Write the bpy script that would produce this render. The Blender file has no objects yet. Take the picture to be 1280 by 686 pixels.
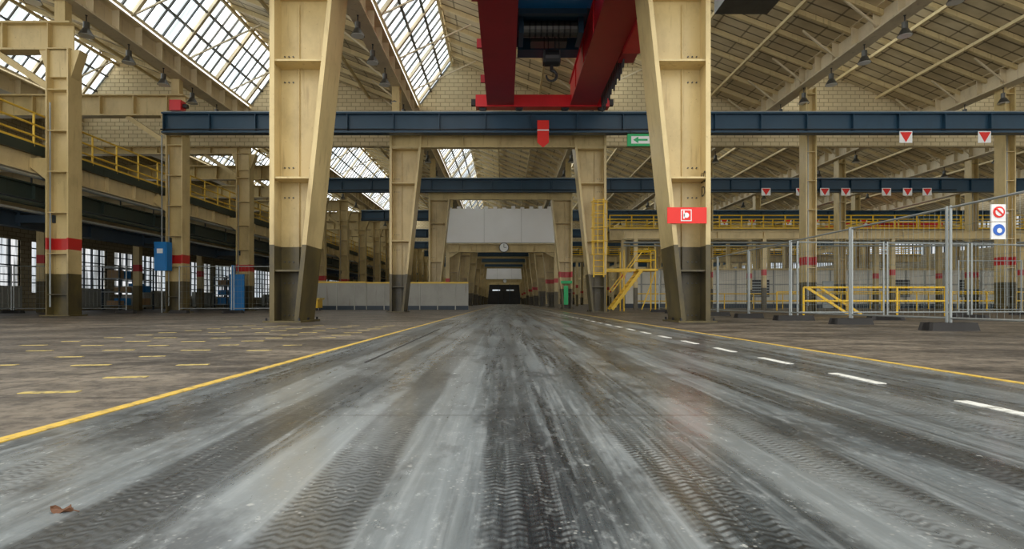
import bpy, math, random
from mathutils import Vector
random.seed(7)
S=bpy.context.scene
S.view_settings.view_transform='Standard'
S.view_settings.look='None'
S.view_settings.exposure=0.0

# ---------------------------------------------------------------- materials
def nt(name):
    m=bpy.data.materials.new(name); m.use_nodes=True
    t=m.node_tree; b=t.nodes['Principled BSDF']
    return m,t,b
def N(t,typ,**k):
    n=t.nodes.new(typ)
    for a,v in k.items(): setattr(n,a,v)
    return n
def M(t,op,a,b=None,c=None,clamp=False):
    n=N(t,'ShaderNodeMath',operation=op,use_clamp=clamp)
    for i,v in enumerate((a,b,c)):
        if v is None: continue
        if isinstance(v,(int,float)): n.inputs[i].default_value=v
        else: t.links.new(v,n.inputs[i])
    return n.outputs[0]
def MIX(t,f,a,b,mode='MIX'):
    n=N(t,'ShaderNodeMix',data_type='RGBA',blend_type=mode)
    for i,v in ((0,f),(6,a),(7,b)):
        if isinstance(v,(int,float)): n.inputs[i].default_value=v
        elif isinstance(v,tuple): n.inputs[i].default_value=(*v,1) if len(v)==3 else v
        else: t.links.new(v,n.inputs[i])
    return n.outputs[2]
def POS(t):
    g=N(t,'ShaderNodeNewGeometry'); s=N(t,'ShaderNodeSeparateXYZ'); t.links.new(g.outputs['Position'],s.inputs[0])
    return g.outputs['Position'],s.outputs[0],s.outputs[1],s.outputs[2]
def NOISE(t,vec,scale,detail=3,sc=(1,1,1),rough=.55,dist=0):
    mp=N(t,'ShaderNodeMapping'); mp.inputs['Scale'].default_value=sc; t.links.new(vec,mp.inputs[0])
    n=N(t,'ShaderNodeTexNoise'); n.inputs['Scale'].default_value=scale; n.inputs['Detail'].default_value=detail
    n.inputs['Roughness'].default_value=rough; n.inputs['Distortion'].default_value=dist
    t.links.new(mp.outputs[0],n.inputs['Vector']); return n.outputs[0]
def RNG(t,v,a,b,c=0,d=1):
    n=N(t,'ShaderNodeMapRange'); t.links.new(v,n.inputs[0])
    for i,x in enumerate((a,b,c,d)): n.inputs[i+1].default_value=x
    return n.outputs[0]
def band(t,v,a,b,e=.01):
    return M(t,'MULTIPLY',RNG(t,v,a-e,a+e),RNG(t,v,b-e,b+e,1,0))
def mat(name,col,rough=.5,metal=0,dirt=.35,dscale=2.0,zolive=0,redband=None,streak=True):
    m,t,b=nt(name); P,x,y,z=POS(t)
    c=col
    n=NOISE(t,P,dscale*.8,6,(1,1,.6) if streak else (1,1,1),.65)
    f=RNG(t,n,.46,.70,0,dirt)
    dark=tuple(v*k for v,k in zip(col,(.50,.46,.42)))
    c=MIX(t,f,c,dark)
    n2=NOISE(t,P,.7,2); c=MIX(t,RNG(t,n2,.35,.65,0,.3),c,tuple(min(1,v*1.2) for v in col))
    if dirt>.3:
        n3=NOISE(t,P,4,3,(1.6,1.6,.16),.55)   # vertical grime runs
        c=MIX(t,RNG(t,n3,.60,.74,0,.5),c,(col[0]*.42,col[1]*.33,col[2]*.25))
        n4=NOISE(t,P,16,3,(1,1,1),.6)
        c=MIX(t,RNG(t,n4,.66,.73,0,.45),c,(col[0]*.25,col[1]*.15,col[2]*.1))
    if zolive:
        low=M(t,'MULTIPLY',RNG(t,z,zolive,zolive+1.4,.35,0),RNG(t,n,.35,.6,.4,1))
        c=MIX(t,low,c,(.20,.14,.05))
        e=M(t,'LESS_THAN',z,zolive)
        oc=MIX(t,RNG(t,n,.4,.7),(.110,.083,.024),(.035,.028,.012))
        c=MIX(t,e,c,oc)
    if redband:
        c=MIX(t,band(t,z,redband[0],redband[1],.002),c,(.50,.02,.015))
    t.links.new(c,b.inputs['Base Color'])
    b.inputs['Roughness'].default_value=rough; b.inputs['Metallic'].default_value=metal
    return m
CREAM=(.62,.485,.225)
m_cream=mat('cream_steel',CREAM,.40,dirt=.5)
m_col=mat('cream_column_paint',CREAM,.34,zolive=1.75,dirt=.5)
m_colr=mat('cream_column_paint_band',CREAM,.34,zolive=1.4,redband=(2.2,2.58),dirt=.5)
m_creamd=mat('cream_girder',(.68,.55,.29),.5)
m_pale=mat('pale_girder',(.70,.60,.40),.5)
m_blue=mat('blue_girder_paint',(.016,.056,.096),.38,dirt=.3)
m_blued=mat('dark_blue_steel',(.02,.035,.05),.45)
m_bblue=mat('bright_blue',(.01,.19,.50),.4,dirt=.2)
m_red=mat('red_crane_paint',(.66,.020,.028),.33,dirt=.3)
m_redd=mat('red_crane_paint_shaded',(.40,.014,.024),.38,dirt=.3)  # darker copy of crane red: underside shade put in colour, also on side boxes
m_sred=mat('sign_red',(.75,.02,.01),.5,dirt=.0)
m_swhite=mat('sign_white',(.85,.85,.82),.5,dirt=.05)
m_sblue=mat('sign_blue',(.02,.12,.5),.5,dirt=0)
m_black=mat('black_steel',(.012,.012,.013),.4,dirt=.1)
m_dgreen=mat('dark_green_steel',(.026,.040,.030),.5)
m_yel=mat('yellow_paint',(.80,.50,.02),.4,dirt=.2)
m_yrail=mat('yellow_rail',(.75,.50,.06),.45,dirt=.2)
m_galv=mat('galvanized_steel',(.34,.37,.36),.4,metal=.5,dirt=.2)
m_wire=mat('fence_wire',(.20,.23,.22),.5,metal=.2,dirt=.1)
m_concrete=mat('concrete_block',(.035,.033,.03),.9)
m_grey=mat('grey_panel',(.40,.40,.35),.6,dirt=.3)
m_lowp=mat('low_panel_grey',(.36,.355,.31),.55,dirt=.4,dscale=1.2)
m_white=mat('white_panel',(.94,.93,.90),.6,dirt=.08,dscale=.6)
m_wallw=mat('white_partition',(.80,.77,.66),.7,dirt=.3,dscale=.8)
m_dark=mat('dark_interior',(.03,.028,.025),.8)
m_slab=mat('gallery_slab',(.13,.115,.085),.8)
m_lamp=mat('lamp_metal',(.10,.10,.09),.35,metal=.5)
m_glassl=mat('lamp_glass',(.75,.75,.7),.15,dirt=0)
m_leaf=mat('dry_leaf',(.12,.05,.02),.7)
m_green=mat('sign_green',(.01,.42,.12),.4,dirt=0)
m_card=mat('cardboard',(.34,.22,.11),.8,dirt=.2)

def brick(name,c1,c2,mort,vert='x'):
    m,t,b=nt(name); P,x,y,z=POS(t)
    cb=N(t,'ShaderNodeCombineXYZ'); t.links.new(M(t,'ADD',x,y),cb.inputs[0]); t.links.new(z,cb.inputs[1])
    br=N(t,'ShaderNodeTexBrick'); t.links.new(cb.outputs[0],br.inputs[0])
    br.inputs['Color1'].default_value=(*c1,1); br.inputs['Color2'].default_value=(*c2,1); br.inputs['Mortar'].default_value=(*mort,1)
    br.inputs['Scale'].default_value=1; br.inputs['Brick Width'].default_value=.5; br.inputs['Row Height'].default_value=.22; br.inputs['Mortar Size'].default_value=.018
    c=MIX(t,RNG(t,NOISE(t,P,.6,4),.4,.7,0,.35),br.outputs[0],tuple(v*.6 for v in c1))
    t.links.new(c,b.inputs['Base Color']); b.inputs['Roughness'].default_value=.85
    return m
m_brick=brick('cream_brick',(.74,.62,.37),(.65,.53,.31),(.30,.23,.12))
m_brickd=brick('tan_brick',(.46,.39,.25),(.38,.32,.20),(.2,.16,.09))

def boards():
    m,t,b=nt('roof_boards'); P,x,y,z=POS(t)
    fr=M(t,'FRACT',M(t,'MULTIPLY',y,1.9))
    line=band(t,fr,0.0,.16,.02)
    c=MIX(t,RNG(t,NOISE(t,P,.8,4),.35,.7),(.72,.60,.37),(.50,.41,.24))
    c=MIX(t,M(t,'MULTIPLY',line,.85),c,(.11,.08,.04))
    fx=M(t,'FRACT',M(t,'MULTIPLY',x,.85)); c=MIX(t,M(t,'MULTIPLY',band(t,fx,0,.06,.01),.7),c,(.14,.10,.05))
    t.links.new(c,b.inputs['Base Color']); b.inputs['Roughness'].default_value=.65
    return m
m_board=boards()
def glow(name,strength,col=(1,.985,.95)):
    m,t,b=nt(name); P,x,y,z=POS(t)
    n=NOISE(t,P,.5,3,(1,1.5,.3)); n2=NOISE(t,P,1.6,3,(.2,3,.2))
    f=RNG(t,n,.35,.65); c=MIX(t,f,(.62,.72,.80),col); c=MIX(t,RNG(t,n2,.46,.58,0,.9),c,(.19,.205,.20))
    t.links.new(c,b.inputs['Emission Color']); b.inputs['Emission Strength'].default_value=strength
    b.inputs['Base Color'].default_value=(.4,.4,.38,1); b.inputs['Roughness'].default_value=.3
    return m
m_sky=glow('skylight_glazing',3.5)
m_win=glow('window_glazing',.9,(1,1,1))

def floor_mat():
    m,t,b=nt('hall_floor_concrete'); P,x,y,z=POS(t)
    lane=band(t,x,-1.64,2.87,.012)
    st=NOISE(t,P,3.2,7,(1.5,.055,1),.68,.25)
    st2=NOISE(t,P,1.2,3,(1.6,.09,1),.5)
    st3=NOISE(t,P,18,3,(1.6,.05,1),.6)
    blot=NOISE(t,P,1.8,6,(1,.45,1),.7)
    fine=NOISE(t,P,26,5,(1,.45,1),.7)
    lc=MIX(t,RNG(t,st,.40,.60),(.016,.022,.025),(.165,.19,.195))
    lc=MIX(t,RNG(t,st2,.48,.62,0,.75),lc,(.28,.31,.31))
    lc=MIX(t,RNG(t,st3,.5,.68,0,.5),lc,(.34,.37,.37))
    lc=MIX(t,RNG(t,blot,.5,.60,0,.72),lc,(.020,.026,.030))
    lc=MIX(t,RNG(t,fine,.54,.74,0,.5),lc,(.40,.43,.42))
    xx=M(t,'ADD',x,M(t,'MULTIPLY',NOISE(t,P,.4,1,(.2,1,1)),.25))
    tb=M(t,'FRACT',M(t,'MULTIPLY',xx,2.3)); tband=band(t,tb,.12,.55,.03)
    v=M(t,'ABSOLUTE',M(t,'SUBTRACT',M(t,'FRACT',M(t,'MULTIPLY',x,19)),.5))
    tr=M(t,'FRACT',M(t,'ADD',M(t,'MULTIPLY',y,38),M(t,'MULTIPLY',v,1.3)))
    tread=band(t,tr,.1,.55,.12)
    tm=M(t,'MULTIPLY',M(t,'MULTIPLY',tband,tread),RNG(t,NOISE(t,P,1.5,4,(1.4,.4,1)),.38,.50,0,.85))
    tm=M(t,'MULTIPLY',tm,RNG(t,fine,.35,.55,.35,1))
    tm2=M(t,'MULTIPLY',tband,RNG(t,NOISE(t,P,.9,3,(1.5,.15,1)),.42,.62,0,.65))
    lc=MIX(t,tm2,lc,(.024,.029,.031))
    lc=MIX(t,tm,lc,(.008,.010,.011))
    vo=N(t,'ShaderNodeTexVoronoi'); vo.inputs['Scale'].default_value=6; t.links.new(P,vo.inputs['Vector'])
    sp=RNG(t,M(t,'ADD',vo.outputs['Distance'],M(t,'MULTIPLY',NOISE(t,P,60,2),.16)),.10,.13,1,0)
    lc=MIX(t,M(t,'MULTIPLY',sp,.6),lc,(.55,.56,.52))
    vo2=N(t,'ShaderNodeTexVoronoi'); vo2.inputs['Scale'].default_value=52; t.links.new(P,vo2.inputs['Vector'])
    sp2=M(t,'MULTIPLY',RNG(t,vo2.outputs['Distance'],.12,.24,1,0),RNG(t,NOISE(t,P,5,4),.48,.58))
    lc=MIX(t,M(t,'MULTIPLY',sp2,.5),lc,(.5,.5,.46))
    jn=band(t,M(t,'FRACT',M(t,'MULTIPLY',y,.45)),.0,.012,.003)
    lc=MIX(t,M(t,'MULTIPLY',jn,.4),lc,(.03,.03,.03))
    s1=NOISE(t,P,1.1,8,(.6,1,1),.75); s2=NOISE(t,P,9,5,(1,1,1),.7); s3=NOISE(t,P,.45,3,(.5,1,1))
    sc=MIX(t,RNG(t,s1,.43,.57),(.034,.027,.019),(.21,.175,.13))
    sc=MIX(t,RNG(t,s2,.48,.62,0,.75),sc,(.035,.028,.02))
    sc=MIX(t,RNG(t,s3,.45,.6,0,.55),sc,(.055,.045,.034))
    sc=MIX(t,RNG(t,NOISE(t,P,30,3),.58,.72,0,.5),sc,(.33,.29,.23))
    gx=band(t,M(t,'FRACT',M(t,'MULTIPLY',x,.38)),.0,.012,.004); gy=band(t,M(t,'FRACT',M(t,'MULTIPLY',y,.38)),.0,.012,.004)
    sc=MIX(t,M(t,'MULTIPLY',M(t,'MAXIMUM',gx,gy),.6),sc,(.03,.022,.015))
    c=MIX(t,lane,sc,lc); t.links.new(c,b.inputs['Base Color'])
    rl=RNG(t,st,.3,.7,.20,.36); rl=M(t,'ADD',rl,RNG(t,fine,.4,.7,0,.12))
    rs=RNG(t,s2,.3,.7,.38,.6)
    r=M(t,'ADD',M(t,'MULTIPLY',rl,lane),M(t,'MULTIPLY',rs,M(t,'SUBTRACT',1,lane)))
    t.links.new(r,b.inputs['Roughness'])
    b.inputs['Specular IOR Level'].default_value=.5
    # polished sealer film on the driving lane, worn in blotches
    t.links.new(M(t,'MULTIPLY',lane,RNG(t,st2,.40,.6,.15,.8)),b.inputs['Coat Weight'])
    t.links.new(RNG(t,fine,.35,.7,.12,.30),b.inputs['Coat Roughness'])
    b.inputs['Coat IOR'].default_value=1.5
    bp=N(t,'ShaderNodeBump'); bp.inputs['Strength'].default_value=.10; bp.inputs['Distance'].default_value=.01
    t.links.new(M(t,'ADD',fine,M(t,'MULTIPLY',s2,.6)),bp.inputs['Height']); t.links.new(bp.outputs[0],b.inputs['Normal'])
    bp2=N(t,'ShaderNodeBump'); bp2.inputs['Strength'].default_value=.035; bp2.inputs['Distance'].default_value=.01
    t.links.new(s2,bp2.inputs['Height']); t.links.new(bp2.outputs[0],b.inputs['Coat Normal'])
    return m
m_floor=floor_mat()
def paint(name,col,wear=.8):
    m,t,b=nt(name); P,x,y,z=POS(t)
    f=RNG(t,NOISE(t,P,14,5,(1,1,1),.7),.5,.66,0,wear)
    t.links.new(MIX(t,f,col,(.13,.11,.08)),b.inputs['Base Color']); b.inputs['Roughness'].default_value=.5
    return m
m_ly=paint('line_yellow',(.68,.45,.07)); m_lw=paint('line_white',(.76,.76,.69))
m_lyw=paint('line_yellow_worn',(.56,.43,.13),.95)

# ---------------------------------------------------------------- mesh builder
class MB:
    def __init__(s): s.v=[];s.f=[];s.m=[];s.mats=[]
    def mi(s,m):
        if m not in s.mats: s.mats.append(m)
        return s.mats.index(m)
    def poly(s,pts,m):
        o=len(s.v); s.v+= [tuple(p) for p in pts]; s.f.append(tuple(range(o,o+len(pts)))); s.m.append(s.mi(m))
    def hexa(s,p,m):
        o=len(s.v); s.v+=[tuple(q) for q in p]; k=s.mi(m)
        for f in ((3,2,1,0),(4,5,6,7),(0,1,5,4),(1,2,6,5),(2,3,7,6),(3,0,4,7)):
            s.f.append(tuple(o+i for i in f)); s.m.append(k)
    def box(s,x0,x1,y0,y1,z0,z1,m):
        if x0>x1:x0,x1=x1,x0
        if y0>y1:y0,y1=y1,y0
        s.hexa([(x0,y0,z0),(x1,y0,z0),(x1,y1,z0),(x0,y1,z0),(x0,y0,z1),(x1,y0,z1),(x1,y1,z1),(x0,y1,z1)],m)
    def beam(s,p,q,w,h,m,up=(0,0,1)):
        p=Vector(p);q=Vector(q);d=(q-p).normalized();u=Vector(up)
        if abs(d.dot(u))>.99:u=Vector((0,1,0))
        r=d.cross(u).normalized();u=r.cross(d)
        r=r*w/2;u=u*h/2
        s.hexa([p-r-u,p+r-u,q+r-u,q-r-u,p-r+u,p+r+u,q+r+u,q-r+u],m)
    def cyl(s,p,q,r,m,n=8,r2=None,cap=True):
        p=Vector(p);q=Vector(q);d=(q-p).normalized();u=Vector((0,0,1))
        if abs(d.dot(u))>.99:u=Vector((0,1,0))
        a=d.cross(u).normalized();b=a.cross(d);r2=r if r2 is None else r2
        o=len(s.v);k=s.mi(m)
        for c,rr in((p,r),(q,r2)):
            for i in range(n):
                t=2*math.pi*i/n; s.v.append(tuple(c+a*math.cos(t)*rr+b*math.sin(t)*rr))
        for i in range(n):
            j=(i+1)%n; s.f.append((o+i,o+j,o+n+j,o+n+i)); s.m.append(k)
        if cap:
            s.f.append(tuple(o+i for i in range(n)));s.m.append(k)
            s.f.append(tuple(o+n+i for i in reversed(range(n))));s.m.append(k)
    def prism(s,pts,y0,y1,m):  # pts in xz
        o=len(s.v);n=len(pts);k=s.mi(m)
        s.v+=[(a,y0,b) for a,b in pts]+[(a,y1,b) for a,b in pts]
        s.f.append(tuple(o+i for i in range(n)));s.m.append(k)
        s.f.append(tuple(o+n+i for i in reversed(range(n))));s.m.append(k)
        for i in range(n):
            j=(i+1)%n;s.f.append((o+i,o+n+i,o+n+j,o+j));s.m.append(k)
    def mesh(s,name):
        me=bpy.data.meshes.new(name); me.from_pydata(s.v,[],s.f)
        for m in s.mats: me.materials.append(m)
        me.polygons.foreach_set('material_index',s.m); me.update()
        import bmesh
        bm=bmesh.new();bm.from_mesh(me);bmesh.ops.recalc_face_normals(bm,faces=bm.faces);bm.to_mesh(me);bm.free()
        return me
    def obj(s,name,loc=(0,0,0)):
        o=bpy.data.objects.new(name,s.mesh(name)); o.location=loc; S.collection.objects.link(o); return o
def inst(me,name,loc,rz=0):
    o=bpy.data.objects.new(name,me); o.location=loc; o.rotation_euler=(0,0,rz); S.collection.objects.link(o); return o

def ibeam_x(b,x0,x1,yc,z0,z1,w,m,stiff=1.6,t=.05):
    b.box(x0,x1,yc-w/2,yc+w/2,z0,z0+t,m); b.box(x0,x1,yc-w/2,yc+w/2,z1-t,z1,m); b.box(x0,x1,yc-.02,yc+.02,z0+t,z1-t,m)
    x=x0+.05
    while x<x1:
        b.box(x,x+.03,yc-w/2+.02,yc-.02,z0+t,z1-t,m); x+=stiff
def ibeam_y(b,xc,y0,y1,z0,z1,w,m,stiff=1.6,t=.05):
    b.box(xc-w/2,xc+w/2,y0,y1,z0,z0+t,m); b.box(xc-w/2,xc+w/2,y0,y1,z1-t,z1,m); b.box(xc-.02,xc+.02,y0,y1,z0+t,z1-t,m)
    y=y0+.05
    while y<y1:
        b.box(xc-w/2+.02,xc+w/2-.02,y,y+.03,z0+t,z1-t,m); y+=stiff

# ---------------------------------------------------------------- shell
XL,XR,YE=-26.0,52.0,150.0
b=MB(); b.poly([(XL,-6,0),(XR,-6,0),(XR,YE,0),(XL,YE,0)],m_floor); b.obj('floor')
ZV,ZR=11.2,14.0
valleys=[-32.9,-23.9,-14.6,-5.15,4.35,13.9,23.2,32.5,41.8,51.1]
RDX=2.0
Y0,Y1=9.0,YE
b=MB()
for i in range(len(valleys)-1):
    v0,v1=valleys[i],valleys[i+1]; xr=v0+.15+RDX
    b.hexa([(xr,Y0,ZR),(v1,Y0,ZV),(v1,Y1,ZV),(xr,Y1,ZR),(xr,Y0,ZR+.12),(v1,Y0,ZV+.12),(v1,Y1,ZV+.12),(xr,Y1,ZR+.12)],m_board)
    y=Y0+.4
    while y<Y1:
        b.beam((xr,y,ZR-.10),(v1,y,ZV-.10),.11,.2,m_creamd); y+=1.6 if y<60 else 3.2
    for k in (.0,.33,.66):
        px=xr+(v1-xr)*k; pz=ZR+(ZV-ZR)*k-.24
        b.box(px-.05,px+.05,Y0,Y1,pz-.08,pz+.06,m_creamd)
b.obj('ceiling')
for i in range(len(valleys)-1):
    v0=valleys[i]; a=(v0+.3,ZV+.3); c=(v0+.15+RDX,ZR)
    b=MB()
    b.poly([(a[0],Y0,a[1]),(a[0],Y1,a[1]),(c[0],Y1,c[1]),(c[0],Y0,c[1])],m_sky)
    y=Y0; k=0
    while y<Y1:
        b.beam((a[0]+.03,y,a[1]-.03),(c[0]+.03,y,c[1]-.03),.06 if k%5 else .15,.07 if k%5 else .2,m_lamp if k%5 else m_pale); y+=.62; k+=1
    for f in (0.0,.33,.66,1.0):
        px=a[0]+(c[0]-a[0])*f; pz=a[1]+(c[1]-a[1])*f
        b.box(px-.0,px+.1,Y0,Y1,pz-.08,pz,m_pale if f in (0.0,1.0) else m_lamp)
    y=Y0+1
    while y<70:
        b.beam((v0+.3,y,ZV+.2),(v0+3.6,y,ZV+1.75),.06,.06,m_pale); y+=3.8
    b.obj('window_%d'%(i+1))
for i,v in enumerate(valleys[1:-1]):
    b=MB(); ibeam_y(b,v,Y0,Y1-.2,10.45,11.35,.6,m_pale,1.3,.07)
    y=Y0+1.2
    while y<80:
        b.beam((v-.2,y,10.6),(v-1.6,y,11.7),.07,.07,m_pale); y+=2.6
    b.obj('roof_girder')
def gable(name,y,zb,m):
    b=MB()
    for i in range(len(valleys)-1):
        v0,v1=valleys[i],valleys[i+1]; xr=v0+.15+RDX
        if i==0: pts=[(XL,zb),(v1,zb),(v1,ZV),(XL,ZV+(ZR-ZV)*(v1-XL)/(v1-xr))]
        else: pts=[(v0,zb),(min(v1,XR),zb),(v1,ZV),(xr,ZR),(v0,ZV)]
        b.prism(pts,y,y+.3,m)
    return b.obj(name)
gable('wall_gable',31.4,9.2,m_brick)
gable('wall_gable_rear',84,9.2,m_brick)
gable('wall_end',YE,0,m_brick)
def sidewall(name,x,sgn,y0,y1):
    b=MB(); xo=x+sgn*.3
    b.box(x,xo,y0,y1,0,1.0,m_brickd); b.box(x,xo,y0,y1,3.8,6.4,m_brickd); b.box(x,xo,y0,y1,9.3,13.4,m_brickd)
    y=y0
    while y<y1:
        b.box(x-sgn*.02,xo,y,y+.7,1.0,3.8,m_brickd); b.box(x-sgn*.02,xo,y,y+.5,6.4,9.3,m_brickd); y+=6.5
    b.obj(name)
    b=MB()
    b.poly([(x+sgn*.15,y0,1),(x+sgn*.15,y1,1),(x+sgn*.15,y1,3.8),(x+sgn*.15,y0,3.8)],m_win)
    b.poly([(x+sgn*.15,y0,6.4),(x+sgn*.15,y1,6.4),(x+sgn*.15,y1,9.3),(x+sgn*.15,y0,9.3)],m_win)
    y=y0
    while y<y1:
        b.box(x,x+sgn*.1,y,y+.08,1,3.8,m_blued); b.box(x,x+sgn*.1,y,y+.08,6.4,9.3,m_blued); y+=.65
    for z in (1.5,1.9,2.4,2.9,3.4,7.4,8.3): b.box(x,x+sgn*.1,y0,y1,z,z+.06,m_blued)
    return b
sidewall('wall_left',XL,-1,4,YE).obj('window_20')
sidewall('wall_right',XR,1,4,YE).obj('window_21')

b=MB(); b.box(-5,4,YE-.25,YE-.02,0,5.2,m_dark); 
for x in (-5,-2,1,3.8): b.box(x,x+.15,YE-.35,YE-.25,0,5.4,m_blued)
b.box(-5,4,YE-.35,YE-.25,5.2,5.6,m_cream)
b.box(-3.5,-1.5,YE-.3,YE-.26,3.6,3.9,m_win); b.box(.2,2.2,YE-.3,YE-.26,3.6,3.9,m_win)
b.obj('door_1')

# ---------------------------------------------------------------- portal frames
XOL,XOR=-5.31,4.61
def portal(mcol,variant):
    b=MB(); h=.55
    for xo,s in ((XOL,1),(XOR,-1)):
        mc=mcol if (s<0 or variant==0) else m_col
        wb,wt,zt=.58,1.36,7.5
        def xi(z): return xo+s*(wb+(wt-wb)*z/zt)
        b.box(xo,xo+s*.05,-h,h,.04,8.25,mc)
        p=[(xi(0.04),-h,.04),(xi(.04)+s*.05,-h,.04),(xi(.04)+s*.05,h,.04),(xi(.04),h,.04),(xi(8.2),-h,8.2),(xi(8.2)+s*.05,-h,8.2),(xi(8.2)+s*.05,h,8.2),(xi(8.2),h,8.2)]
        b.hexa(p,mc)
        p=[(xo,-.02,.04),(xi(0),-.02,.04),(xi(0),.02,.04),(xo,.02,.04),(xo,-.02,8.2),(xi(8.2),-.02,8.2),(xi(8.2),.02,8.2),(xo,.02,8.2)]
        b.hexa(p,mc)
        for z in (1.15,3.25,5.9,7.5):
            b.hexa([(xo,-h+.03,z),(xi(z),-h+.03,z),(xi(z),h-.03,z),(xo,h-.03,z),(xo,-h+.03,z+.04),(xi(z),-h+.03,z+.04),(xi(z),h-.03,z+.04),(xo,h-.03,z+.04)],mc)
        b.box(xo,xo+s*.11,-h-.015,-h,.04,8.25,mc)
        b.hexa([(xi(.04)-s*.03,-h-.015,.04),(xi(.04)+s*.07,-h-.015,.04),(xi(.04)+s*.07,-h,.04),(xi(.04)-s*.03,-h,.04),(xi(8.2)-s*.03,-h-.015,8.2),(xi(8.2)+s*.07,-h-.015,8.2),(xi(8.2)+s*.07,-h,8.2),(xi(8.2)-s*.03,-h,8.2)],mc)
        b.box(xo-s*.12,xi(0)+s*.16,-h-.1,h+.1,0,.04,mc)
        for bx in (xo-s*.06,xi(0)+s*.1):
            for by in (-h-.04,h+.04,0): b.cyl((bx,by,.04),(bx,by,.1),.025,m_black,6)
        for z in (.15,.9,1.4,2.9,3.6,5.6,6.2):
            for q in (.10,.2,.3): b.cyl((xo+s*q+s*.04,-.02,z),(xo+s*q+s*.04,-.05,z),.018,m_lamp,6)
        b.cyl((xo+s*.48,-.06,.2),(xo+s*.48,-.06,7.4),.018,mc,6)
        b.box(xo+s*.05,xo+s*.40,-.25,-.2,8.25,10.45,mc); b.box(xo+s*.05,xo+s*.40,.2,.25,8.25,10.45,mc); b.box(xo+s*.2,xo+s*.24,-.2,.2,8.25,10.45,mc)
    ibeam_x(b,XOL,XOR,-.38,7.55,8.25,.32,m_cream,1.65,.06)
    b.box(XOL-.1,XOR+.1,-.55,.3,8.2,8.26,m_cream)
    if variant==2:
        b.box(XOR-.80,XOR-.02,-.57,-.55,1.75,1.95,m_green)
        b.box(XOR-.60,XOR-.3,-.57,-.55,.3,1.6,m_green)
    return b.mesh('portal_frame')
pms=[portal(m_col,0),portal(m_colr,1),portal(m_colr,2),portal(m_col,1)]
order=[0,0,2,1,3,1,1,3,1,1,3]
for k in range(1,12):
    inst(pms[order[k-1]],'portal_frame',(0,13.15+13*(k-1),0))
def text(s,loc,rot,size,m,parent=None,name='label'):
    cu=bpy.data.curves.new(name,'FONT'); cu.body=s; cu.size=size; cu.align_x='CENTER'; cu.align_y='CENTER'; cu.extrude=.002
    cu.materials.append(m); o=bpy.data.objects.new(name,cu); o.location=loc; o.rotation_euler=rot; S.collection.objects.link(o)
    if parent:
        o.parent=parent; o.location=Vector(loc)-parent.location
    return o
p1=bpy.data.objects['portal_frame']
text('60',(XOR-.06,12.90,3.32),(math.pi/2,0,-math.pi/2),.36,m_black,p1,'bay_number')
text('D',(XOR-.06,12.90,3.00),(math.pi/2,0,-math.pi/2),.34,m_black,p1,'bay_letter')
b=MB(); b.box(3.62,4.5,12.53,12.56,2.22,2.58,m_sred); b.box(3.92,4.16,12.52,12.53,2.27,2.53,m_swhite); b.box(3.94,4.14,12.515,12.52,2.29,2.51,m_sred)
b.cyl((4.04,12.51,2.40),(4.04,12.515,2.40),.06,m_swhite,12); b.box(3.97,4.0,12.51,12.515,2.32,2.5,m_swhite)
b.obj('fire_hose_sign')

# ---------------------------------------------------------------- blue cross girders (crane runway)
for k in range(0,9):
    y=11.5+13*k
    b=MB(); x0=-14.95 if k<2 else -13.0
    ibeam_x(b,x0,46 if k>1 else 30,y,7.82,8.72,.42,m_blue,2.0,.07)
    b.cyl((x0,y-.24,7.95),(30,y-.24,7.95),.03,m_black,6)
    b.box(x0,30,y-.06,y+.06,8.72,8.80,m_galv)
    b.obj('crane_runway_girder')
    if k==1:
        c=MB()
        c.box(-14.6,-14.1,y-.2,y+.2,8.8,9.25,m_red); c.cyl((-14.35,y-.15,8.9),(-14.35,y+.15,8.9),.09,m_black,10); c.box(-14.1,-13.9,y-.08,y+.08,8.95,9.1,m_black)
        c.obj('runway_end_stop')

# ---------------------------------------------------------------- steel columns
def column(mc,h=10.45,corb=0,w=.62,d=.6):
    b=MB(); a=w/2;c=d/2
    b.box(-a,-a+.05,-c,c,.04,h,mc); b.box(a-.05,a,-c,c,.04,h,mc); b.box(-a+.05,a-.05,-.02,.02,.04,h,mc)
    z=.7
    while z<h: b.box(-a+.05,a-.05,-c+.02,c-.02,z,z+.03,mc); z+=1.35
    b.box(-a-.12,a+.12,-c-.1,c+.1,0,.04,mc)
    b.cyl((-a+.12,-c+.05,.3),(-a+.12,-c+.05,h*.8),.025,m_galv,6)
    if corb:
        z=4.75
        b.prism([(-a-.75,z+.35),(-a,z-.25),(-a,z+.45),(-a-.75,z+.45)],-c,c,mc)
        b.prism([(-a-.3,h),(-a,h-.9),(a,h-.9),(a+.3,h)],-c*.6,c*.6,mc)
    return b.mesh('steel_column')
cr=column(m_colr,w=.5); cl=column(m_colr,h=8.8,corb=1,w=.75); cp=column(m_col,w=.5)
for y in [18.7+6.5*i for i in range(0,18)]:
    if y<149: 
        inst(cl,'steel_column',(-14.75,y,0))
        b=MB(); ibeam_x(b,-25.7,-14.4,y,8.8,9.75,.45,m_cream,1.5,.06)
        b.box(-14.95,-14.6,y-.15,y+.15,9.75,10.45,m_cream)
        b.beam((-15.2,y,7.6),(-17.0,y,8.8),.2,.2,m_cream)
        b.obj('gallery_cross_beam')
for xi_,X in enumerate((14.2,23.45,32.7,42)):
    for k in range(1,11):
        y=13.3+13*k+.0
        inst(cr if (k+xi_)%3 else cp,'steel_column',(X,y,0))
b=MB(); b.box(-15.35,-14.8,24.45,24.85,1.85,3.1,m_bblue); b.box(-15.30,-14.85,24.42,24.45,1.92,3.03,m_bblue); b.cyl((-15.1,24.6,0),(-15.1,24.6,1.85),.03,m_galv,6); b.cyl((-15.1,24.6,3.1),(-15.1,24.6,7.8),.03,m_galv,6)
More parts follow.
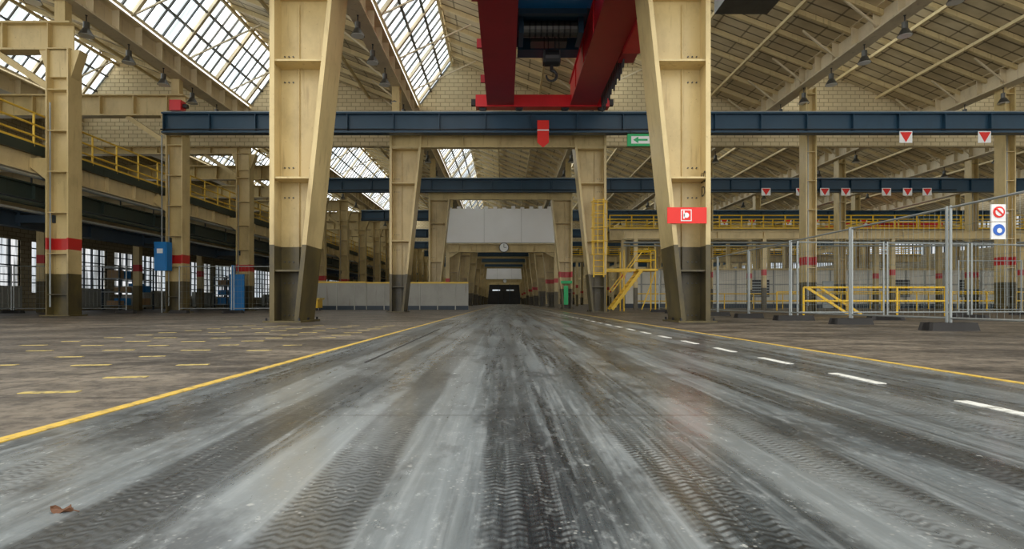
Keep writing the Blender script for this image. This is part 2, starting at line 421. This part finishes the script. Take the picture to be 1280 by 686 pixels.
b.box(-15.2,-14.95,24.40,24.42,2.6,2.8,m_swhite)
b.obj('electrical_cabinet')
b=MB(); b.box(-15.15,-14.38,30.75,30.86,.0,2.0,m_bblue); b.box(-15.1,-14.9,30.8,30.88,2.0,2.5,m_bblue); b.obj('cable_riser_cabinet')

# ---------------------------------------------------------------- left gallery
b=MB()
gx=-15.45; gz=5.55; GL=XL+.15
b.box(GL,gx,9,YE-1,gz-.22,gz,m_slab)
ibeam_y(b,gx-.2,9,YE-1,gz-.85,gz-.05,.35,m_creamd,1.6,.05)
b.box(gx-.0,gx+.06,9,YE-1,gz-.25,gz+.08,m_dgreen)
ibeam_y(b,gx-.35,9,YE-1,gz-1.7,gz-1.15,.3,m_dgreen,3.2,.05)
for dz,m,r in ((-1.0,m_galv,.06),(-1.9,m_dgreen,.08),(-2.15,m_galv,.05)):
    b.cyl((gx+.1,9,gz+dz),(gx+.1,YE-1,gz+dz),r,m,8)
y=10
while y<YE-2:
    b.box(GL,gx-.4,y-.08,y+.08,gz-.75,gz-.22,m_creamd); 
    if y<80: b.cyl((gx-.3,y,gz-1.2),(gx-.3,y,gz-.8),.03,m_black,5)
    y+=2.15
b.box(-21.0,-20.6,9,YE-1,gz-1.2,gz-.75,m_creamd)
y=12.2
while y<YE-2:
    b.box(-21,-20.65,y-.15,y+.15,0,gz-1.2,m_colr); y+=6.5
for dz in (.35,.72,1.1): b.cyl((gx+.03,9,gz+dz),(gx+.03,YE-1,gz+dz),.035,m_yrail,6)
b.box(gx,gx+.03,9,YE-1,gz,gz+.16,m_yrail)
y=9.2
while y<YE-1: b.cyl((gx+.03,y,gz),(gx+.03,y,gz+1.1),.035,m_yrail,6); y+=1.3
for dz in (.5,1.05): b.cyl((-20.5,9,gz+dz),(-20.5,YE-1,gz+dz),.03,m_yrail,6)
y=9.2
while y<100: b.cyl((-20.5,y,gz),(-20.5,y,gz+1.05),.03,m_yrail,6); y+=2
y=22
while y<90:
    b.box(-24.5,-22.5,y,y+2.2,gz,gz+1.5,m_grey); b.box(-24.3,-22.7,y+.3,y+1.8,gz+1.5,gz+1.8,m_dgreen); y+=13
b.obj('gallery_walkway')
b=MB(); ibeam_y(b,-16.3,9,YE-2,2.95,3.5,.3,m_blued,3.2,.05)
y=18.7
while y<YE-2: b.box(-16.3,-15.0,y-.1,y+.1,3.1,3.35,m_blued); y+=6.5
b.obj('monorail_beam')
b=MB()
y=26
while y<100:
    b.box(-25.5,-25.2,y,y+3.2,0.1,1.3,m_grey)
    for j in range(10): b.box(-25.2,-25.15,y+.1+j*.32,y+.2+j*.32,.2,1.2,m_grey)
    for yy in (y+.3,y+2.8): b.box(-25.4,-25.3,yy,yy+.1,0,.1,m_black)
    y+=6.5
b.obj('radiator_panels')
# shelving racks under the gallery
for y in (33.2,46.0,59.5,72.5):
    b=MB()
    for x in (-23.9,-22.9):
        for yy in (y,y+1.6,y+3.2): b.box(x-.04,x+.04,yy-.04,yy+.04,0,2.6,m_blued)
    for z in (.25,1.05,1.85,2.5):
        b.box(-23.95,-22.85,y-.05,y+3.25,z,z+.05,m_galv)
        if z<2.4:
            for j in range(5):
                if random.random()<.75:
                    h=random.uniform(.2,.6); b.box(-23.7,-23.0,y+.08+j*.63,y+.55+j*.63,z+.05,z+.05+h,random.choice([m_card,m_grey,m_bblue,m_dgreen]))
    b.obj('storage_rack')

# ---------------------------------------------------------------- right cross galleries and partitions
def xgallery(y,x0,x1,gz,depth=1.6):
    b=MB()
    ibeam_x(b,x0,x1,y,gz-.75,gz-.02,.35,m_cream,1.9,.05); ibeam_x(b,x0,x1,y+depth,gz-.75,gz-.02,.35,m_cream,1.9,.05)
    b.box(x0,x1,y-.2,y+depth+.2,gz-.02,gz+.05,m_slab)
    for yy in (y-.15,y+depth+.15):
        for dz in (.55,1.05): b.cyl((x0,yy,gz+dz),(x1,yy,gz+dz),.045,m_yel,6)
        x=x0
        while x<=x1: b.box(x-.04,x+.04,yy-.03,yy+.03,gz,gz+1.08,m_yel); x+=1.6
        b.box(x0,x1,yy-.01,yy+.01,gz,gz+.18,m_yel)
    x=x0+1
    while x<x1:
        b.box(x-.14,x+.14,y-.14,y+.14,0,gz-.75,m_colr); x+=9.25/2
    b.obj('cross_walkway')
xgallery(41.0,7.6,50,5.75)
xgallery(67.5,7.6,50,6.1)
b=MB()
b.box(9.6,50,46,46.25,0,3.15,m_wallw)
x=9.6
while x<50:
    b.box(x-.06,x+.06,45.93,46,0,3.2,m_grey); x+=1.55
b.box(9.6,50,45.9,46,3.1,3.25,m_cream); b.box(9.6,50,45.9,46,0,.35,m_blued); b.box(9.6,50,45.95,46,1.9,1.98,m_grey)
for x in (20,31.5,37.2):
    b.box(x,x+1.6,45.85,46,.9,2.3,m_black)
    for j in range(6): b.box(x,x+1.6,45.8,45.85,.95+j*.22,1.02+j*.22,m_galv)
for x in (14,26): b.box(x,x+1.0,45.88,46,0,2.2,m_galv)
b.obj('partition_wall')
b=MB()
for X in (18.5,28,37):
    ibeam_y(b,X,44,YE-2,6.2,6.8,.3,m_cream,3.2,.05)
    y=46.6
    while y<YE-2: b.box(X-.12,X+.12,y-.12,y+.12,0,6.2,m_colr); y+=13
b.obj('secondary_runway_beams')
b=MB()
ibeam_x(b,7.6,50,36.2,4.55,5.05,.3,m_cream,3.0,.05)
for z,r in ((4.3,.07),(4.1,.05)): b.cyl((7.6,36.0,z),(50,36.0,z),r,m_galv,8)
x=8.4
while x<50: b.box(x-.12,x+.12,36.08,36.32,0,4.55,m_colr); x+=8.3
b.obj('pipe_bridge')
b=MB()
for yy,x0,x1 in ((38.4,9,48),(32,15.5,34)):
    for z in (.55,1.05): b.cyl((x0,yy,z),(x1,yy,z),.04,m_yel,6)
    x=x0
    while x<=x1: b.cyl((x,yy,0),(x,yy,1.05),.04,m_yel,6); x+=2
b.obj('aisle_guard_rail')
b=MB()
for (x0,x1,y,z1) in ((-12.6,-8.6,34.5,1.65),(-8.6,-2.3,34.6,1.62)):
    b.box(x0,x1,y,y+.1,.0,z1,m_lowp); b.box(x0,x1,y-.03,y+.13,z1,z1+.1,m_yrail)
    x=x0
    while x<x1: b.box(x-.03,x+.03,y-.04,y,0,z1,m_grey); x+=1.1
    b.box(x0,x1,y-.02,y,.0,.25,m_blued)
b.obj('low_partition_panels')
b=MB(); b.box(-11.6,-10.4,31,31.8,.15,.62,m_yel); b.box(-11.7,-10.3,30.95,31.85,.62,.7,m_yrail)
for x in(-11.5,-10.5):
    for y in (31.1,31.7): b.cyl((x,y,.0),(x,y,.15),.06,m_black,8)
b.beam((-11.7,31.4,.7),(-11.9,31.4,1.1),.05,.4,m_yel)
b.obj('platform_trolley')

# ---------------------------------------------------------------- screens
def screen(y):
    b=MB()
    b.box(-5.3,4.65,y-.06,y,5.75,8.75,m_white)
    for x in (-1.9,1.4): b.box(x-.012,x+.012,y-.065,y-.06,5.75,8.75,m_grey)
    b.box(-5.35,4.7,y-.09,y,5.66,5.76,m_grey)
    for i in range(13): b.box(-5.1+i*.8,-4.75+i*.8,y-.08,y+.02,8.75,8.75+random.uniform(.06,.25),m_white)
    for x in (-4.9,4.3): b.box(x-.1,x+.1,y,y+.5,5.2,8.6,m_cream)
    ibeam_x(b,-5.3,4.65,y+.1,4.9,5.66,.5,m_cream,1.1,.06)
    for x,s in ((-5.3,1),(4.65,-1)):
        b.box(x,x+s*.35,y-.1,y+.35,0,4.9,m_colr)
        b.prism([(x,4.2),(x+s*1.2,4.9),(x,4.9)],y,y+.2,m_cream)
    b.obj('hanging_screen')
    c=MB(); c.cyl((-.15,y-.24,5.3),(-.15,y-.20,5.3),.38,m_swhite,24); c.cyl((-.15,y-.22,5.3),(-.15,y-.15,5.3),.43,m_black,24)
    c.box(-.17,-.13,y-.255,y-.24,5.3,5.6,m_black); c.box(-.15,.08,y-.255,y-.24,5.28,5.32,m_black)
    c.obj('wall_clock')
screen(49.6); screen(126.5)

# ---------------------------------------------------------------- red overhead crane
b=MB()
ya,yb=10.9,24.75
for x0,x1 in ((-.80,.36),(2.8,3.95)):
    b.box(x0+.06,x1-.06,ya,yb,9.06,10.1,m_red)
    b.box(x0,x1,ya,yb,9.0,9.06,m_redd); b.box(x0,x1,ya,yb,10.1,10.16,m_red)  # bottom plates coloured darker to suggest underside shade
    y=ya+.3
    while y<yb: b.box(x0+.02,x1-.02,y,y+.04,9.06,10.1,m_red); y+=2.3
for y in (11.5,24.5):
    b.box(-1.3,4.5,y-.24,y+.24,8.94,9.45,m_red)
    for x in (-1.0,.6,2.6,4.2):
        b.cyl((x,y-.12,8.98),(x,y+.12,8.98),.18,m_black,14)
    b.box(-1.5,-1.3,y-.12,y+.12,9.05,9.3,m_black); b.box(4.5,4.7,y-.12,y+.12,9.05,9.3,m_black)
b.box(3.95,4.72,16.0,18.9,8.85,10.0,m_red); b.box(4.0,4.55,19.2,20.0,9.0,9.7,m_redd)
b.box(3.98,4.2,12,24,9.9,9.98,m_black)
for i in range(14):
    y=19.6+i*.33
    d=.1*(i%3)
    pts=[(4.15,y+.0,9.55),(4.15,y+.06,9.1),(4.15,y+.16,8.75-d),(4.15,y+.27,9.1),(4.15,y+.33,9.55)]
    for p,q in zip(pts,pts[1:]): b.cyl(p,q,.035,m_black,5)
b.box(-1.05,-.8,15,15.7,9.2,9.8,m_redd)
for y in (13,16,19,22): b.box(-.98,-.8,y,y+.1,9.1,9.4,m_redd)
b.box(.3,2.85,15.8,18.5,10.17,10.34,m_bblue)
b.box(.3,2.85,18.5,21.4,10.2,10.34,m_blue)
b.box(.45,2.7,20.6,21.3,9.75,10.2,m_blue); b.box(.45,2.7,18.5,18.7,10.0,10.2,m_blue)
b.cyl((.6,19.5,9.95),(2.5,19.5,9.95),.26,m_lamp,16); b.box(.45,.62,19.0,20.1,9.6,10.2,m_blue); b.box(2.48,2.65,19.0,20.1,9.6,10.2,m_blue)
b.box(.9,2.2,19.95,20.5,9.75,10.2,m_lamp)
for i in range(8): b.cyl((.8+i*.2,19.5,9.95),(.86+i*.2,19.5,9.95),.285,m_black,14)
for x in (1.34,1.48,1.72,1.86): b.cyl((x,19.5,9.75),(x,19.5,9.1),.018,m_black,5)
b.cyl((1.36,19.5,8.95),(1.84,19.5,8.95),.27,m_black,16); b.box(1.3,1.9,19.33,19.67,8.75,9.15,m_black)
b.cyl((1.6,19.5,8.78),(1.6,19.5,8.5),.06,m_black,8)
prev=None
for i in range(12):
    a=math.radians(90-i*25); r=.18
    p=(1.6+r*math.cos(a),19.5,8.34+r*math.sin(a))
    if prev: b.cyl(prev,p,.06-.0025*i,m_black,8)
    prev=p
b.obj('overhead_crane')
b=MB()
b.box(34,44.5,57,57.6,8.0,8.6,m_red); b.box(34,44.5,59,59.6,8.0,8.6,m_red)
for x in (34.5,43.6): b.box(x,x+.5,56.3,60.3,7.7,8.0,m_red)
b.box(37,39,56.8,59.8,8.6,9.2,m_yel); b.cyl((38,58.3,8.6),(38,58.3,6.9),.04,m_black,6); b.cyl((37.8,58.3,6.8),(38.2,58.3,6.8),.2,m_black,10)
for x in (34.6,44): b.box(x-.12,x+.12,58.1,58.4,0,7.7,m_colr)
b.obj('bridge_crane')

# ---------------------------------------------------------------- hanging signs
def tag(x,y,z,w,h,white,top):
    b=MB()
    if white:
        b.box(x-w/2,x+w/2,y-.012,y+.012,z,z+h,m_swhite)
        b.prism([(x-w*.46,z+h*.92),(x,z+h*.04),(x+w*.46,z+h*.92)],y-.02,y-.012,m_sred)
    else:
        b.prism([(x-w/2,z+h),(x-w/2,z+h*.3),(x,z),(x+w/2,z+h*.3),(x+w/2,z+h)],y-.012,y+.012,m_sred)
        b.box(x-w/2,x+w/2,y-.02,y+.02,z+h,z+h+.05,m_swhite)
        b.box(x-w/2,x+w/2,y-.02,y+.02,z+h+.05,z+h+.45,m_sred)
    for d in (-w*.35,w*.35): b.cyl((x+d,y,z+h),(x+d,y,top),.012,m_black,5)
    b.obj('warning_sign')
ys=24.25
tag(1.62,ys-.04,7.15,.5,.72,False,7.95)
for X in (17.3,20.7): tag(X,ys-.04,7.35,.55,.5,True,7.9)
for i,X in enumerate((17.3,19.6,21.2,22.6,25.3,26.7,28.0)): tag(X,37.2,7.55,.6,.5,True,7.9)
for i,X in enumerate((4.9,19.6,22.1,25.3,27.8,32.1)): tag(X,50.2,7.4,.65,.55,True,7.9)
b=MB(); b.box(5.25,6.4,ys-.1,ys,7.2,7.72,m_green); b.box(5.42,6.22,ys-.11,ys-.1,7.3,7.62,m_swhite)
b.prism([(5.5,7.46),(5.72,7.6),(5.72,7.32)],ys-.12,ys-.11,m_green); b.box(5.72,6.12,ys-.12,ys-.11,7.42,7.5,m_green)
for x in (5.4,6.25): b.cyl((x,ys-.05,7.72),(x,ys-.05,7.9),.015,m_black,5)
b.obj('exit_sign')

# ---------------------------------------------------------------- lamps
b=MB()
b.cyl((0,0,0),(0,0,-.25),.02,m_black,6); b.cyl((0,0,-.25),(0,0,-.48),.10,m_lamp,12); b.cyl((0,0,-.48),(0,0,-.72),.11,m_lamp,16,r2=.24,cap=False); b.cyl((0,0,-.70),(0,0,-.73),.22,m_glassl,16)
b.box(-.03,.03,-.03,.03,-.02,.0,m_black)
lm=b.mesh('high_bay_lamp')
for X in (-14.6,-5.15,13.9,23.2,4.35,32.5):
    y=17.3
    while y<75:
        inst(lm,'high_bay_lamp',(X,y,10.45)); y+=2.2 if y<31 else 4.4
b=MB(); b.box(7.9,9.9,20.0,21.2,11.36,11.96,m_lamp)
for i in range(9): b.box(8.0+i*.21,8.04+i*.21,19.96,20,11.41,11.91,m_black)
for x in (8.1,9.7): b.cyl((x,20.6,11.96),(x,20.6,12.95),.03,m_black,5)
b.obj('ventilation_unit')

# ---------------------------------------------------------------- fences
def fence(p,q,name='mesh_fence',h=2.0,wire=.0022,dx=.12):
    b=MB(); p=Vector(p);q=Vector(q);L=(q-p).length;d=(q-p)/L
    for e in (p,q):
        b.cyl((e.x,e.y,.08),(e.x,e.y,h),.021,m_galv,8)
        b.hexa([Vector((e.x,e.y,0))+Vector(v) for v in ((-.38,-.12,0),(.38,-.12,0),(.38,.12,0),(-.38,.12,0),(-.35,-.10,.13),(.35,-.10,.13),(.35,.10,.13),(-.35,.10,.13))],m_concrete)
    for z in (.2,h-.03): b.cyl((p.x,p.y,z),(q.x,q.y,z),.019,m_galv,6)
    n=int(L/dx)
    for i in range(1,n):
        c=p+d*(L*i/n); b.cyl((c.x,c.y,.2),(c.x,c.y,h-.03),wire,m_wire,3,cap=False)
    z=.4
    while z<h-.1: b.cyl((p.x,p.y,z),(q.x,q.y,z),wire,m_wire,3,cap=False); z+=.25
    b.obj(name)
pts=[6.5,9.0,11.55,14.0,16.4,18.8,21.2,23.6,26]
for a,c in zip(pts,pts[1:]): fence((7.12,a+.04,0),(7.12,c-.04,0))
fp=[(7.3,14.1),(9.7,14.3),(12.1,14.6),(14.5,14.9)]
for a,c in zip(fp,fp[1:]): fence((a[0]+.05,a[1],0),(c[0]-.05,c[1],0))
fx=[-25.3,-23,-20.6,-18.2,-15.8]
for a,c in zip(fx,fx[1:]): fence((a+.05,23.4,0),(c-.05,23.4,0),wire=.004,dx=.15)
fx=[-13.8,-11.5,-9.2]
for a,c in zip(fx,fx[1:]): fence((a+.05,23.6,0),(c-.05,23.6,0),wire=.004,dx=.15)
for a in (16.5,18.9,21.3,23.7): fence((a,20.4,0),(a+2.3,20.4,0),wire=.004,dx=.15)
b=MB()
for z,m1,m2 in ((1.72,m_swhite,m_sred),(1.47,m_swhite,m_sblue)):
    b.box(6.83,7.03,7.87,7.89,z-.13,z+.11,m1)
    b.cyl((6.93,7.87,z),(6.93,7.86,z),.08,m2,20)
    if m2 is m_sred: b.cyl((6.93,7.862,z),(6.93,7.855,z),.055,m_swhite,20); b.beam((6.88,7.852,z+.045),(6.98,7.852,z-.045),.01,.02,m_sred)
    else: b.cyl((6.93,7.862,z-.01),(6.93,7.855,z-.01),.035,m_swhite,12)
b.box(6.92,6.94,7.89,7.91,1.34,1.83,m_galv); b.box(6.92,7.09,7.89,7.91,1.7,1.72,m_galv)
b.obj('safety_sign')

b=MB()
for z in (.95,.5): b.cyl((9.9,18.6,z),(14.6,18.6,z),.035,m_yel,8)
for x in (9.9,11.4,13.0,14.6): b.cyl((x,18.6,0),(x,18.6,.95),.035,m_yel,8)
b.beam((10.0,18.6,.95),(11.4,18.6,.05),.05,.08,m_yel); b.beam((10.6,18.9,.95),(12.0,18.9,.05),.05,.08,m_yel)
b.obj('yellow_guard_rail')
b=MB()
for y in (28.4,29.3):
    b.beam((5.1,y,2.1),(6.6,y,2.1),.06,.14,m_yel); b.beam((5.4,y,0.1),(6.9,y,2.1),.06,.16,m_yel)
    b.beam((5.4,y,1.0),(6.9,y,3.0),.05,.05,m_yel)
    for x in (5.1,6.0,7.6): b.cyl((x,y,0),(x,y,3.1),.035,m_yel,6)
    for z in (2.6,3.1): b.cyl((6.7,y,z),(7.6,y,z),.03,m_yel,6)
for i in range(9): b.box(5.42+i*.165,5.66+i*.165,28.4,29.3,.2+i*.22,.23+i*.22,m_yrail)
b.box(6.7,7.7,28.3,29.4,2.05,2.15,m_yel)
b.beam((6.9,28.4,.1),(7.6,28.4,2.0),.05,.05,m_yel)
b.obj('yellow_stairs')
b=MB(); X0,X1,Y=4.0,4.45,25.40
for x in (X0,X1): b.cyl((x,Y,1.6),(x,Y,5.2),.03,m_yel,6)
z=1.8
while z<5.1: b.cyl((X0,Y,z),(X1,Y,z),.018,m_yel,5); z+=.28
for z in (2.6,3.2,3.8,4.4,5.0):
    pr=None
    for i in range(9):
        a=math.pi*i/8; p=(4.225+.36*math.cos(a),Y-.6*math.sin(a),z)
        if pr: b.cyl(pr,p,.02,m_yel,5)
        pr=p
for i in (1,3,5,7):
    a=math.pi*i/8; b.cyl((4.225+.36*math.cos(a),Y-.6*math.sin(a),2.6),(4.225+.36*math.cos(a),Y-.6*math.sin(a),5.0),.018,m_yel,5)
for z in (1.7,5.0): b.box(X0,X1+.1,Y,Y+.18,z,z+.05,m_yel)
b.obj('caged_ladder')

# ---------------------------------------------------------------- floor markings
b=MB()
b.box(-1.675,-1.62,-1,YE-2,.0,.003,m_ly); b.box(2.85,2.90,-1,YE-2,.0,.003,m_ly)
b.obj('lane_line_yellow')
b=MB(); y=.33
while y<70: b.box(2.05,2.11,y-.23,y+.23,.0,.003,m_lw); y+=1.0
b.obj('lane_dashes_white')
b=MB()
for r,X in enumerate((-2.28,-2.95,-3.62,-4.3,-5.0)):
    y=2.16
    while y<11:
        if random.random()<.85:
            xx=X+random.uniform(-.04,.04); yy=y+random.uniform(-.05,.05); l=random.uniform(.09,.13)
            b.beam((xx-l,yy-.02,.0015),(xx+l,yy+.02,.0015),.055,.003,m_lyw)
        y+=.62
b.obj('storage_grid_marks')
b=MB(); b.beam((-1.05,4.2,.002),(-1.12,9.5,.002),.02,.004,m_dark); b.obj('floor_rail_slot')

b=MB()
cx,cy=-.958,1.205
prof=[0,.35,.6,.55,.75,.4,.5,.15,0]
n=len(prof)
L=[];R=[];C=[]
for i,w in enumerate(prof):
    u=i/(n-1); xx=cx-.022+.05*u
    C.append((xx,cy,.003+.004*math.sin(u*6))); L.append((xx,cy+w*.02,.006+.007*math.sin(u*9+1))); R.append((xx,cy-w*.02,.004+.006*math.cos(u*7)))
for i in range(n-1):
    b.poly([C[i],C[i+1],L[i+1],L[i]],m_leaf); b.poly([R[i],R[i+1],C[i+1],C[i]],m_leaf)
b.cyl((cx+.028,cy,.004),(cx+.045,cy-.006,.003),.0012,m_leaf,5)
b.obj('dry_leaf')

# ---------------------------------------------------------------- world
w=bpy.data.worlds.new('World'); S.world=w; w.use_nodes=True
bg=w.node_tree.nodes['Background']; bg.inputs[0].default_value=(.99,.985,.97,1); bg.inputs[1].default_value=2.0

cd=bpy.data.cameras.new('Camera'); cam=bpy.data.objects.new('Camera',cd); S.collection.objects.link(cam)
cam.location=(0,0,.45); cam.rotation_euler=(math.pi/2,0,0)
cd.sensor_width=36; cd.lens=700/1280*36; cd.shift_x=8/1280; cd.shift_y=35/1280; cd.clip_start=.05; cd.clip_end=500
S.camera=cam
